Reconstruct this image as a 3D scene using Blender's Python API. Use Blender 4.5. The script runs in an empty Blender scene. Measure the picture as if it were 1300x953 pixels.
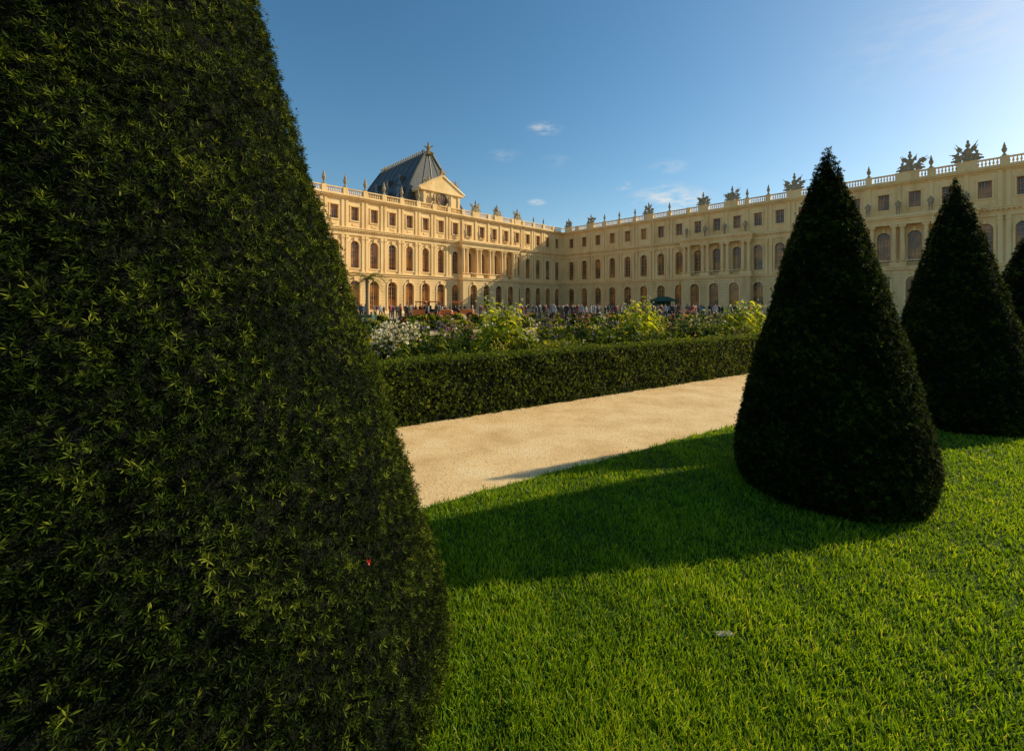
import bpy, math, random
import numpy as np
from mathutils import Vector, Matrix
random.seed(7); rng=np.random.default_rng(11)
scene=bpy.context.scene
scene.view_settings.view_transform='Standard'; scene.view_settings.look='None'; scene.view_settings.exposure=0
COL=scene.collection
F=560.0; CH=1.6
# ------------------------------------------------------------ materials
def newmat(name):
    m=bpy.data.materials.new(name); m.use_nodes=True
    nt=m.node_tree; nt.nodes.clear()
    return m,nt,nt.nodes,nt.links
def ramp(nodes,stops):
    r=nodes.new('ShaderNodeValToRGB'); e=r.color_ramp.elements
    while len(e)<len(stops): e.new(0.5)
    for i,(p,c) in enumerate(stops):
        e[i].position=p; e[i].color=(c[0],c[1],c[2],1)
    return r
def leafmat(name,stops,trans=0.35,rough=0.5,spec=0.3,tboost=1.3):
    m,nt,N,L=newmat(name)
    at=N.new('ShaderNodeAttribute'); at.attribute_name='tint'
    r=ramp(N,stops); L.new(at.outputs['Fac'],r.inputs[0])
    p=N.new('ShaderNodeBsdfPrincipled'); p.inputs['Roughness'].default_value=rough
    p.inputs['Specular IOR Level'].default_value=spec
    L.new(r.outputs[0],p.inputs['Base Color'])
    t=N.new('ShaderNodeBsdfTranslucent')
    mm=N.new('ShaderNodeMix'); mm.data_type='RGBA'; mm.blend_type='MULTIPLY'; mm.inputs[0].default_value=1
    L.new(r.outputs[0],mm.inputs[6]); mm.inputs[7].default_value=(tboost*1.25,tboost,tboost*0.4,1)
    L.new(mm.outputs[2],t.inputs[0])
    mx=N.new('ShaderNodeMixShader'); mx.inputs[0].default_value=trans
    L.new(p.outputs[0],mx.inputs[1]); L.new(t.outputs[0],mx.inputs[2])
    o=N.new('ShaderNodeOutputMaterial'); L.new(mx.outputs[0],o.inputs[0])
    return m
def noisemat(name,stops,scale=5,detail=6,rough=0.85,bump=0.3,bscale=None,bdist=0.02,spec=0.2,groove=None,streak=False,fine=None):
    m,nt,N,L=newmat(name)
    tc=N.new('ShaderNodeTexCoord')
    n=N.new('ShaderNodeTexNoise'); n.inputs['Scale'].default_value=scale; n.inputs['Detail'].default_value=detail; n.inputs['Roughness'].default_value=0.6
    src=tc.outputs['Object']
    if streak:
        mp=N.new('ShaderNodeMapping'); mp.inputs['Scale'].default_value=(1,1,0.3); L.new(src,mp.inputs[0]); L.new(mp.outputs[0],n.inputs[0])
    else: L.new(src,n.inputs[0])
    r=ramp(N,stops); L.new(n.outputs[0],r.inputs[0])
    p=N.new('ShaderNodeBsdfPrincipled'); p.inputs['Roughness'].default_value=rough; p.inputs['Specular IOR Level'].default_value=spec
    col=r.outputs[0]
    if fine:
        n3=N.new('ShaderNodeTexNoise'); n3.inputs['Scale'].default_value=fine; n3.inputs['Detail'].default_value=4; L.new(src,n3.inputs[0])
        r3=ramp(N,[(0.34,(0.62,0.58,0.52)),(0.52,(1.05,1.05,1.05))]); L.new(n3.outputs[0],r3.inputs[0])
        mm=N.new('ShaderNodeMix'); mm.data_type='RGBA'; mm.blend_type='MULTIPLY'; mm.inputs[0].default_value=.6
        L.new(col,mm.inputs[6]); L.new(r3.outputs[0],mm.inputs[7]); col=mm.outputs[2]
    L.new(col,p.inputs['Base Color'])
    n2=N.new('ShaderNodeTexNoise'); n2.inputs['Scale'].default_value=bscale or scale*6; n2.inputs['Detail'].default_value=5; L.new(src,n2.inputs[0])
    h=n2.outputs[0]
    if groove:
        sx=N.new('ShaderNodeSeparateXYZ'); L.new(src,sx.inputs[0])
        d=N.new('ShaderNodeMath'); d.operation='DIVIDE'; d.inputs[1].default_value=groove; L.new(sx.outputs[2],d.inputs[0])
        f=N.new('ShaderNodeMath'); f.operation='FRACT'; L.new(d.outputs[0],f.inputs[0])
        g=N.new('ShaderNodeMath'); g.operation='GREATER_THAN'; g.inputs[1].default_value=0.16; L.new(f.outputs[0],g.inputs[0])
        a=N.new('ShaderNodeMath'); a.operation='MULTIPLY_ADD'; a.inputs[1].default_value=0.25; L.new(h,a.inputs[0]); L.new(g.outputs[0],a.inputs[2]); h=a.outputs[0]
    b=N.new('ShaderNodeBump'); b.inputs['Strength'].default_value=bump; b.inputs['Distance'].default_value=bdist
    L.new(h,b.inputs['Height']); L.new(b.outputs[0],p.inputs['Normal'])
    o=N.new('ShaderNodeOutputMaterial'); L.new(p.outputs[0],o.inputs[0])
    return m
def plain(name,c,rough=0.6,metal=0,spec=0.3):
    return noisemat(name,[(0.3,[x*0.8 for x in c]),(0.7,[min(1,x*1.15) for x in c])],scale=3,rough=rough,bump=0.05,spec=spec)

stone=noisemat('limestone',[(0.25,(0.62,0.40,0.17)),(0.5,(0.86,0.60,0.28)),(0.75,(0.92,0.69,0.36))],scale=0.45,detail=9,bump=0.35,bscale=4,bdist=0.03,streak=True)
stone_r=noisemat('rusticated_limestone',[(0.25,(0.56,0.36,0.15)),(0.5,(0.78,0.54,0.25)),(0.75,(0.86,0.63,0.33))],scale=0.5,detail=9,bump=0.9,bscale=4,bdist=0.07,groove=0.62,streak=True)
statstone=noisemat('statue_stone',[(0.3,(0.24,0.18,0.11)),(0.7,(0.50,0.39,0.23))],scale=3,bump=0.4,bdist=0.05)
slate=noisemat('slate',[(0.3,(0.035,0.045,0.055)),(0.7,(0.085,0.10,0.115))],scale=2,rough=0.5,bump=0.8,bdist=0.03,groove=0.3,spec=0.4)
lead=plain('lead',(0.12,0.11,0.08),0.4)
gilt=plain('gilded_lead',(0.30,0.21,0.08),0.4)
frame_m=plain('window_wood',(0.50,0.25,0.09),0.5)
def glassmat():
    m,nt,N,L=newmat('window_glass')
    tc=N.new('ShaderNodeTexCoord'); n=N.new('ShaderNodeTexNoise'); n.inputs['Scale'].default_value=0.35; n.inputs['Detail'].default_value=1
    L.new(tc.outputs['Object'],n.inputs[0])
    r=ramp(N,[(0.36,(0.02,0.025,0.035)),(0.48,(0.12,0.06,0.03)),(0.62,(0.50,0.21,0.05))]); L.new(n.outputs[0],r.inputs[0])  # orange stops paint warm reflections into the pane colour
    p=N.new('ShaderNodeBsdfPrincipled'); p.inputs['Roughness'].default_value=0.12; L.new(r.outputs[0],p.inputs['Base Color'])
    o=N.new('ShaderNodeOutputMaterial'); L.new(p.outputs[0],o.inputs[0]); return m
glass=glassmat()

# ------------------------------------------------------------ mesh helpers
class MB:
    def __init__(s): s.v=[]; s.f=[]
    def add(s,vs,fs):
        o=len(s.v); s.v.extend(tuple(x) for x in vs); s.f.extend(tuple(i+o for i in f) for f in fs)
    def box(s,M,a0,a1,b0,b1,c0,c1):
        vs=[M(x,y,z) for z in (c0,c1) for y in (b0,b1) for x in (a0,a1)]
        s.add(vs,[(0,1,3,2),(4,6,7,5),(0,4,5,1),(2,3,7,6),(0,2,6,4),(1,5,7,3)])
    def lathe(s,c,prof,n=8,rot=0.0,sx=1,sy=1):
        vs=[];fs=[]
        for r,z in prof:
            for i in range(n):
                a=rot+2*math.pi*i/n; vs.append((c[0]+r*sx*math.cos(a),c[1]+r*sy*math.sin(a),c[2]+z))
        for j in range(len(prof)-1):
            for i in range(n):
                k=(i+1)%n; fs.append((j*n+i,j*n+k,(j+1)*n+k,(j+1)*n+i))
        fs.append(tuple(range((len(prof)-1)*n,len(prof)*n))); fs.append(tuple(reversed(range(n))))
        s.add(vs,fs)
    def mbox(s,mat,sx,sy,sz,taper=1.0):
        vs=[mat@Vector((x*sx*(taper if z>0 else 1),y*sy*(taper if z>0 else 1),z*sz)) for z in (-.5,.5) for y in (-.5,.5) for x in (-.5,.5)]
        s.add(vs,[(0,2,3,1),(4,5,7,6),(0,1,5,4),(2,6,7,3),(0,4,6,2),(1,3,7,5)])
    def tube(s,a,b,r0,r1,n=6):
        a=Vector(a);b=Vector(b);d=(b-a).normalized(); q=d.to_track_quat('Z','Y')
        vs=[];
        for p,r in((a,r0),(b,r1)):
            for i in range(n):
                t=2*math.pi*i/n; vs.append(p+q@Vector((r*math.cos(t),r*math.sin(t),0)))
        fs=[(i,(i+1)%n,n+(i+1)%n,n+i) for i in range(n)]+[tuple(range(n,2*n)),tuple(reversed(range(n)))]
        s.add(vs,fs)
    def obj(s,name,mat,parent=None,smooth=False):
        me=bpy.data.meshes.new(name); me.from_pydata(s.v,[],s.f); me.update()
        if mat: me.materials.append(mat)
        if smooth: me.polygons.foreach_set('use_smooth',[True]*len(me.polygons))
        o=bpy.data.objects.new(name,me); COL.objects.link(o)
        if parent: o.parent=parent
        return o
def empty(name,loc=(0,0,0)):
    e=bpy.data.objects.new(name,None); e.location=loc; COL.objects.link(e); return e
def fast(name,V,Fc,mat,tint=None,parent=None):
    V=np.asarray(V,dtype=np.float32).reshape(-1,3); Fc=np.asarray(Fc,dtype=np.int32); k=Fc.shape[1]
    me=bpy.data.meshes.new(name); me.vertices.add(len(V)); me.vertices.foreach_set('co',V.ravel())
    me.loops.add(Fc.size); me.loops.foreach_set('vertex_index',Fc.ravel())
    me.polygons.add(len(Fc)); me.polygons.foreach_set('loop_start',np.arange(0,Fc.size,k,dtype=np.int32))
    me.update(calc_edges=True)
    if tint is not None:
        a=me.attributes.new('tint','FLOAT','POINT'); a.data.foreach_set('value',np.asarray(tint,dtype=np.float32))
    me.materials.append(mat)
    o=bpy.data.objects.new(name,me); COL.objects.link(o)
    if parent: o.parent=parent
    return o
def nrm(a): return a/np.maximum(np.linalg.norm(a,axis=-1,keepdims=True),1e-9)
def rosettes(P,Nn,Ln,W,k,th=(25,80),jit=0.45,up=0.15,tint=None,tvar=0.12):
    """k narrow leaves fanning out of every point; returns verts, quads, tint"""
    n=len(P); ax=nrm(Nn+rng.normal(0,jit,(n,3))+np.array([0,0,up]))
    ref=np.where(np.abs(ax[:,2:3])<0.9,np.array([[0,0,1.]]),np.array([[1.,0,0]]))
    s1=nrm(np.cross(ax,ref)); s2=np.cross(ax,s1)
    ph=(np.arange(k)[None,:]*2*np.pi/k)+rng.uniform(0,6.28,(n,1))+rng.normal(0,0.3,(n,k))
    t=np.radians(rng.uniform(th[0],th[1],(n,k)))
    rad=s1[:,None,:]*np.cos(ph)[...,None]+s2[:,None,:]*np.sin(ph)[...,None]
    d=ax[:,None,:]*np.cos(t)[...,None]+rad*np.sin(t)[...,None]
    sd=nrm(np.cross(d,ax[:,None,:]+1e-3)+rng.normal(0,0.25,(n,k,3)))
    Lr=np.asarray(Ln); Lr=(Lr if Lr.ndim else np.full(n,float(Ln)))[:,None,None]*rng.uniform(0.7,1.25,(n,k,1))
    Wr=np.asarray(W); Wr=(Wr if Wr.ndim else np.full(n,float(W)))[:,None,None]
    b=P[:,None,:]+0*d
    m=b+d*Lr*0.5; tip=b+d*Lr
    V=np.stack([b,m+sd*Wr,tip,m-sd*Wr],axis=2).reshape(-1,3)
    q=np.arange(n*k*4).reshape(-1,4)
    if tint is None: tint=rng.uniform(0.2,0.8,n)
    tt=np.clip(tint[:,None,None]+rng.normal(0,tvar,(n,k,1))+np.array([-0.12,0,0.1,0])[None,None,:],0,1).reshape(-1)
    return V,q,tt
def wob(x,y,z,s=1.0):
    return (np.sin(x*3.1*s+1.3*np.sin(y*2.3*s)+z*1.7*s)+np.sin(y*4.3*s+2.1*np.sin(z*3.7*s)+.5)+np.sin(z*5.9*s+1.9*np.sin(x*5.1*s)+2.))/3

# ------------------------------------------------------------ ground system
A=np.array([.838,.5457]); B=np.array([-.5457,.838])
def tn(t,n,z=0.0): return (A[0]*t+B[0]*n, A[1]*t+B[1]*n, z)
def sheet(name,t0,t1,n0,n1,z,mat,wavy=0.0,nt=1):
    mb=MB(); 
    vs=[];fs=[]
    for i in range(nt+1):
        t=t0+(t1-t0)*i/nt
        w=wavy*(math.sin(t*3.1)+math.sin(t*7.3+1)+math.sin(t*17+2))/3
        vs.append(tn(t,n0,z)); vs.append(tn(t,n1+w,z))
    for i in range(nt): fs.append((2*i,2*i+2,2*i+3,2*i+1))
    mb.add(vs,fs); return mb.obj(name,mat)
gravel=noisemat('pale_gravel',[(0.3,(0.68,0.43,0.18)),(0.5,(0.86,0.58,0.27)),(0.7,(0.94,0.69,0.37))],scale=1.6,detail=12,bump=0.45,bscale=50,bdist=0.012,fine=45)
gravel2=noisemat('court_gravel',[(0.3,(0.42,0.30,0.16)),(0.7,(0.58,0.43,0.26))],scale=0.3,detail=10,bump=0.4,bscale=20)
soil=noisemat('soil',[(0.3,(0.035,0.025,0.015)),(0.7,(0.09,0.06,0.035))],scale=4,bump=1,bdist=0.04)
lawn_s=noisemat('lawn_soil',[(0.3,(0.025,0.05,0.005)),(0.7,(0.06,0.11,0.010))],scale=12,detail=8,bump=1,bscale=80,bdist=0.02)
mb=MB(); G=3000
mb.add([(-G,-G,0),(G,-G,0),(G,G,0),(-G,G,0)],[(0,1,2,3)]); mb.obj('ground',gravel2)
sheet('gravel_path',-30,60,3.0,5.9,0.004,gravel)
sheet('lawn',-30,60,-40,3.3,0.012,lawn_s,wavy=0.03,nt=900)

# grass blades
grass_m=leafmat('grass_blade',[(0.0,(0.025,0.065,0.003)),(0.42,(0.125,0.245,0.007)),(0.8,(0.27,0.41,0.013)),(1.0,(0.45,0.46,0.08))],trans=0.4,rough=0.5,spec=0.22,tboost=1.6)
NB=400000
rho=1.15+ (rng.uniform(0,1,NB)**1.35)*13; az=np.radians(rng.uniform(-27,60,NB))
gx=rho*np.sin(az); gy=rho*np.cos(az)
nn=gx*B[0]+gy*B[1]
tt_=gx*A[0]+gy*A[1]
edge=3.3+0.03*(np.sin(tt_*3.1)+np.sin(tt_*7.3+1)+np.sin(tt_*17+2))/3+rng.normal(0,0.015,NB)
keep=(nn<edge); gx=gx[keep];gy=gy[keep];rho=rho[keep]; n=len(gx)
patch=wob(gx*1.3,gy*1.3,gx*0.7+gy*.4)
fine=wob(gx*6,gy*6,gx*3-gy*2)
h=rng.uniform(0.018,0.048,n)*(1+0.25*patch+.2*fine)
w=0.0016*(1+rho*0.33)
a=rng.uniform(0,6.283,n); lean=rng.uniform(0.1,0.9,n); la=rng.uniform(0,6.283,n)+fine*1.5
side=np.stack([np.cos(a),np.sin(a),0*a],1)*w[:,None]
base=np.stack([gx,gy,np.full(n,0.010)],1)
ld=np.stack([np.cos(la),np.sin(la),0*la],1)
mid=base+ld*(h*lean*0.3)[:,None]+np.array([0,0,1])*(h*0.55)[:,None]
tip=base+ld*(h*lean)[:,None]+np.array([0,0,1])*(h)[:,None]
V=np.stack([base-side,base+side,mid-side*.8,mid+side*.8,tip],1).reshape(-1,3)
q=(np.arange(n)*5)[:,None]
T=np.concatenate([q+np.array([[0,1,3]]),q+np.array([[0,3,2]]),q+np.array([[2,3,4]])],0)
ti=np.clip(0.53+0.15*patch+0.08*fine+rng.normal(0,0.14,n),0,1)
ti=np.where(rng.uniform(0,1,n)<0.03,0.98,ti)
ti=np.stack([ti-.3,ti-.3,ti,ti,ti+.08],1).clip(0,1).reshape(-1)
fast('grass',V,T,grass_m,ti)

# pebbles and fallen leaves on the path
npb=11000
t=rng.uniform(-4,14,npb); nn=3.3+2.3*rng.uniform(0,1,npb)
side_b=rng.uniform(0,1,npb)<0.4; nn=np.where(side_b,5.62-np.abs(rng.normal(0,0.13,npb)),nn)
cx=A[0]*t+B[0]*nn; cy=A[1]*t+B[1]*nn; r=rng.uniform(0.002,0.008,npb)
an=rng.uniform(0,6.28,npb)
C=np.stack([cx,cy,np.full(npb,0.003)],1)
vs=[C+np.stack([r*np.cos(an+k*2.09),r*np.sin(an+k*2.09),0*r],1) for k in range(3)]+[C+np.stack([0*r,0*r,r*1.0],1)]
V=np.stack(vs,1).reshape(-1,3); q=(np.arange(npb)*4)[:,None]
T=np.concatenate([q+np.array([[0,1,3]]),q+np.array([[1,2,3]]),q+np.array([[2,0,3]])],0)
peb=leafmat('pebble',[(0,(0.10,0.06,0.03)),(0.5,(0.38,0.27,0.15)),(1,(0.65,0.52,0.35))],trans=0.0,rough=0.8)
fast('path_pebbles',V,T,peb,np.repeat(rng.uniform(0,1,npb),4))

# ------------------------------------------------------------ yew topiary
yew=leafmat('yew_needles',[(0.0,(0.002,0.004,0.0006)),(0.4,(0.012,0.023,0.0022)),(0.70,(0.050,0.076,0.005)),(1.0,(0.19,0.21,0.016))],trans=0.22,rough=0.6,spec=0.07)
yew_shaded=leafmat('yew_needles_shaded',[(0.0,(0.002,0.005,0.001)),(0.45,(0.010,0.020,0.002)),(0.8,(0.032,0.055,0.004)),(1.0,(0.09,0.12,0.01))],trans=0.2,rough=0.65,spec=0.06)  # darker copy of the yew: shade of the backlit cones put into its colour
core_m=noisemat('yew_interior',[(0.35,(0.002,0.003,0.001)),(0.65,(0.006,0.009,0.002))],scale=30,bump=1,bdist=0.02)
def topiary(cx,cy,prof,N,Ln,W,k,mat,bias=0.7,lump=0.02,inset=0.035,jit=.45,extra=None):
    z=np.array([p[0] for p in prof]); r=np.array([p[1] for p in prof])
    e=empty('yew_topiary_cone',(cx,cy,0))
    zz=np.linspace(0.0,z[-1],60); rr=np.interp(zz,z,r)
    for _ in range(3): rr[1:-1]=(rr[:-2]+2*rr[1:-1]+rr[2:])/4
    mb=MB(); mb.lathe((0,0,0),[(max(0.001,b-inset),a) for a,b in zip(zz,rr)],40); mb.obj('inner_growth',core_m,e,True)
    mb=MB(); mb.lathe((0,0,-0.05),[(0.09,0),(0.07,0.4),(0.05,1.0)],10); mb.obj('trunk',plain('yew_bark',(0.12,0.07,0.04)),e)
    zs=rng.uniform(0,z[-1],N*4); rs=np.interp(zs,zz,rr); kp=rng.uniform(0,1,len(zs))<rs/rr.max(); zs=zs[kp][:N]; rs=rs[kp][:N]; n=len(zs)
    camang=math.atan2(-cy,-cx)
    ang=np.where(rng.uniform(0,1,n)<bias, camang+rng.uniform(-1.75,1.75,n), camang+math.pi+rng.uniform(-1.4,1.4,n))
    sl=np.interp(zs,zz,np.gradient(rr,zz))
    Nn=nrm(np.stack([np.cos(ang),np.sin(ang),-sl],1))
    P=np.stack([rs*np.cos(ang),rs*np.sin(ang),zs],1)
    lm=wob(P[:,0]*2.5,P[:,1]*2.5,P[:,2]*2.5)+0.6*wob(P[:,0]*7,P[:,1]*7,P[:,2]*7)
    l2=wob(P[:,0]*17,P[:,1]*17,P[:,2]*17)
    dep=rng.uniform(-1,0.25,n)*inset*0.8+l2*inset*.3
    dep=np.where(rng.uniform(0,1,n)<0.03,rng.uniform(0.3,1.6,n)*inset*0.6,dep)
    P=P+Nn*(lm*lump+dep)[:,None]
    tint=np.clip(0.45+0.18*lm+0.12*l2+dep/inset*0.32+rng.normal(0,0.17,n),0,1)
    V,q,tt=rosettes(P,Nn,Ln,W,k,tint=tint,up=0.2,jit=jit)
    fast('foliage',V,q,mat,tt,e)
    if extra is not None:
        a,z0=extra; r0=float(np.interp(z0,zz,rr))+.012
        P=np.array([[r0*math.cos(a),r0*math.sin(a),z0]]*2); Nx=np.array([[math.cos(a),math.sin(a),.3]]*2)
        V,q,tt=rosettes(P,Nx,.012,.004,5,tint=np.array([.5,.6])); fast('red_yew_berry',V,q,leafmat('berry_red',[(0,(.4,.02,.01)),(1,(.7,.04,.02))],trans=.2),tt,e)
    return e
big=[(0,1.40),(0.12,1.44),(0.467,1.312),(1.283,1.075),(2.27,.752),(3.07,.53),(3.9,.30),(4.5,.11),(4.7,0.0)]
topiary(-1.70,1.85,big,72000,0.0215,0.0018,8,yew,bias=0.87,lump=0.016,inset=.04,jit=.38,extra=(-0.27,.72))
sm=[(0,.60),(.08,.67),(.22,.715),(.5,.685),(.87,.60),(1.2,.52),(1.52,.43),(2.1,.275),(2.5,.15),(2.75,.055),(2.9,0.0)]
def sc(pr,h,w=1): return [(a*h/2.9,b*w) for a,b in pr]
topiary(2.73,3.82,sc(sm,2.97),42000,0.024,0.0028,7,yew_shaded,bias=0.75,lump=0.012)
topiary(5.98,5.95,sc(sm,3.32,1.06),20000,0.032,0.0045,6,yew_shaded,bias=0.7,lump=0.015)
topiary(9.5,8.2,sc(sm,2.88),10000,0.04,0.007,5,yew_shaded,bias=0.7)
topiary(12.95,10.45,sc(sm,2.9),5000,0.05,0.010,5,yew_shaded,bias=0.7)
topiary(16.4,12.7,sc(sm,2.9),4000,0.05,0.012,5,yew_shaded,bias=0.7)

# ------------------------------------------------------------ clipped hedge
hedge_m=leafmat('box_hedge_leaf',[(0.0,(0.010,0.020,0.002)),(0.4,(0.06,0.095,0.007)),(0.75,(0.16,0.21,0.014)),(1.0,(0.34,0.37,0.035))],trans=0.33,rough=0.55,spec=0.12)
def hedge(t0,t1,n0,n1,H,N,Ln,W,k):
    e=empty('clipped_hedge')
    mb=MB(); mb.box(tn,t0,t1,n0+.04,n1-.04,0.0,H-.04); mb.obj('inner_growth',core_m,e)
    face=rng.uniform(0,1,N); D=n1-n0; tot=H+D+H*.5
    u=rng.uniform(0,1,N)**1.5; tt=t0+(t1-t0)*u; v=rng.uniform(0,1,N)
    f0=face<H/tot; f1=(face>=H/tot)&(face<(H+D)/tot)
    nn=np.where(f0,n0,np.where(f1,n0+v*D,n1)); zz=np.where(f0,v*H,np.where(f1,H,v*H))
    cn=np.where(f0,-1.,np.where(f1,0,1.)); cz=np.where(f1,1.,0.)
    Nn=np.stack([B[0]*cn,B[1]*cn,cz],1)
    P=np.stack([A[0]*tt+B[0]*nn,A[1]*tt+B[1]*nn,zz],1)
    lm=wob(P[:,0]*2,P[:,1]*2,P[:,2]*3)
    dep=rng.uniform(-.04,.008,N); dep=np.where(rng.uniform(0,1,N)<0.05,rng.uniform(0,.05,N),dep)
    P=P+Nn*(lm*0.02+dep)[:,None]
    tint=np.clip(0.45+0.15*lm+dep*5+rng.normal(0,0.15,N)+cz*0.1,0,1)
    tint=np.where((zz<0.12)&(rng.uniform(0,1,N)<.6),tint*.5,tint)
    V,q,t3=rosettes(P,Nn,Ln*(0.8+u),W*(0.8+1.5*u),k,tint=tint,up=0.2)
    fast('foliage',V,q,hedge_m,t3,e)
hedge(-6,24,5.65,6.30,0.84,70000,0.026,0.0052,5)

# ------------------------------------------------------------ flower beds
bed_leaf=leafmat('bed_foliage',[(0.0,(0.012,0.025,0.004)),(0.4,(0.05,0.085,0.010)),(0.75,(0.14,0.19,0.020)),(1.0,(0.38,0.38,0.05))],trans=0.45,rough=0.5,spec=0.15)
def flowermat(name,c): return leafmat(name,[(0,[x*.6 for x in c]),(0.5,c),(1,[min(.9,x*1.2) for x in c])],trans=0.35,rough=0.6,spec=0.1,tboost=1.0)
fm={'white':flowermat('white_petal',(0.75,0.70,0.55)),'pink':flowermat('pink_petal',(0.55,0.22,0.25)),'purple':flowermat('purple_petal',(0.26,0.16,0.36)),
    'yellow':flowermat('yellow_petal',(0.70,0.48,0.06)),'orange':flowermat('orange_petal',(0.62,0.18,0.04)),'red':flowermat('red_petal',(0.45,0.05,0.04))}
def bedheight(t,n,H,amp):
    return H*(1+amp*(0.5*np.sin(t*1.7+n)+0.3*np.sin(t*4.1+2*n+1)+0.35*np.sin(t*0.6+2)))
def bed(t0,t1,n0,n1,H,amp,NL,Ln,W,flowers,fs,pw=1.0,perc=60,fden=1.0):
    e=empty('flower_bed')
    mb=MB(); mb.box(tn,t0,t1,n0,n1,-.02,.06); mb.obj('bed_soil',soil,e)
    NCl=int(NL/perc); ct=t0+(t1-t0)*rng.uniform(0,1,NCl)**pw; cn=rng.uniform(n0+.1,n1-.1,NCl)
    ch=bedheight(ct,cn,H,amp)*rng.uniform(0.55,1.12,NCl)
    sp=(0.5+0.5*np.sin(ct*2.3+cn*1.7)+rng.normal(0,.2,NCl))
    ctint=np.clip(0.1+0.6*sp+rng.normal(0,.12,NCl),0.02,.9); crad=rng.uniform(.12,.32,NCl)
    idx=rng.integers(0,NCl,NL)
    hh=ch[idx]*rng.beta(2.0,1.3,NL)
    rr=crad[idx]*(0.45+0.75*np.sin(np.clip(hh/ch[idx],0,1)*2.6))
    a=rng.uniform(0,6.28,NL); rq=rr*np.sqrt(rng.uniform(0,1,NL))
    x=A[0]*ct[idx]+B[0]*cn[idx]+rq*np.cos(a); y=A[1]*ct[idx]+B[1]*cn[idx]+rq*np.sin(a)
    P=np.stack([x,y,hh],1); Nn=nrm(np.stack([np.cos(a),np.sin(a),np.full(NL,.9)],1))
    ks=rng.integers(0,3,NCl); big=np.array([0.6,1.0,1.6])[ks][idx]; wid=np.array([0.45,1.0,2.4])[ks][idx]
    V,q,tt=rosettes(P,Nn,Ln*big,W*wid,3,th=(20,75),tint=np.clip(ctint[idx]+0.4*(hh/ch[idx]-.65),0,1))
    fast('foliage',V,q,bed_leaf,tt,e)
    ns=NCl*2; i2=rng.integers(0,NCl,ns); b=np.stack([A[0]*ct[i2]+B[0]*cn[i2],A[1]*ct[i2]+B[1]*cn[i2],np.full(ns,.05)],1)
    top=b+np.stack([rng.normal(0,.12,ns),rng.normal(0,.12,ns),ch[i2]*rng.uniform(.75,1.25,ns)],1)
    an=rng.uniform(0,6.28,ns); sd=np.stack([np.cos(an),np.sin(an),0*an],1)*.004
    V=np.stack([b-sd,b+sd,top+sd*.5,top-sd*.5],1).reshape(-1,3)
    fast('stems',V,np.arange(ns*4).reshape(-1,4),bed_leaf,np.full(ns*4,.35),e)
    cols=list(flowers.keys()); pr=np.array([flowers[c] for c in cols],float); pr/=pr.sum()
    ph=(np.sin(ct*.8+cn*.9)+np.sin(ct*1.9+3)+2+rng.normal(0,.35,NCl))/4
    cc=np.searchsorted(np.cumsum(pr),np.clip(ph,0,.999))
    has=rng.uniform(0,1,ns)<fden*(.35+.65*(np.sin(ct[i2]*2.9+cn[i2]*2)>-.1))
    for ci,cname in enumerate(cols):
        sel=np.where((cc[i2]==ci)&has)[0]
        if len(sel)==0: continue
        rep=rng.integers(1,5,len(sel)); sel=np.repeat(sel,rep); Pp=top[sel]+rng.normal(0,fs*1.3,(len(sel),3))
        V,q,tt=rosettes(Pp,np.tile([0.2,-.5,.8],(len(sel),1)),fs*rng.uniform(.6,1.4,len(sel)),fs*.35,6,th=(55,85),jit=.5,tint=rng.uniform(.3,.8,len(sel)))
        fast(cname+'_flowers',V,q,fm[cname],tt,e)
    return e
bed(-5,22,6.45,8.0,0.90,0.22,42000,0.075,0.012,{'white':3,'purple':1.5,'pink':2.5,'yellow':1.2},0.026,pw=1.2,fden=.5)
bed(-5,26,8.0,10.2,0.93,0.26,42000,0.095,0.016,{'pink':2.5,'white':3,'yellow':1,'purple':2},0.030,pw=1.2,fden=.45)
bed(-14,45,15,19,0.55,0.2,22000,0.13,0.03,{'pink':3,'white':2,'red':1,'yellow':1},0.05,fden=.7)
bed(-22,52,26,31,0.5,0.2,18000,0.18,0.05,{'pink':3,'red':2,'orange':1.5,'white':1},0.08,fden=.7)
bed(-25,50,38,44,0.45,0.2,14000,0.25,0.07,{'pink':2,'red':2,'white':1},0.11,fden=.7)

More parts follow.
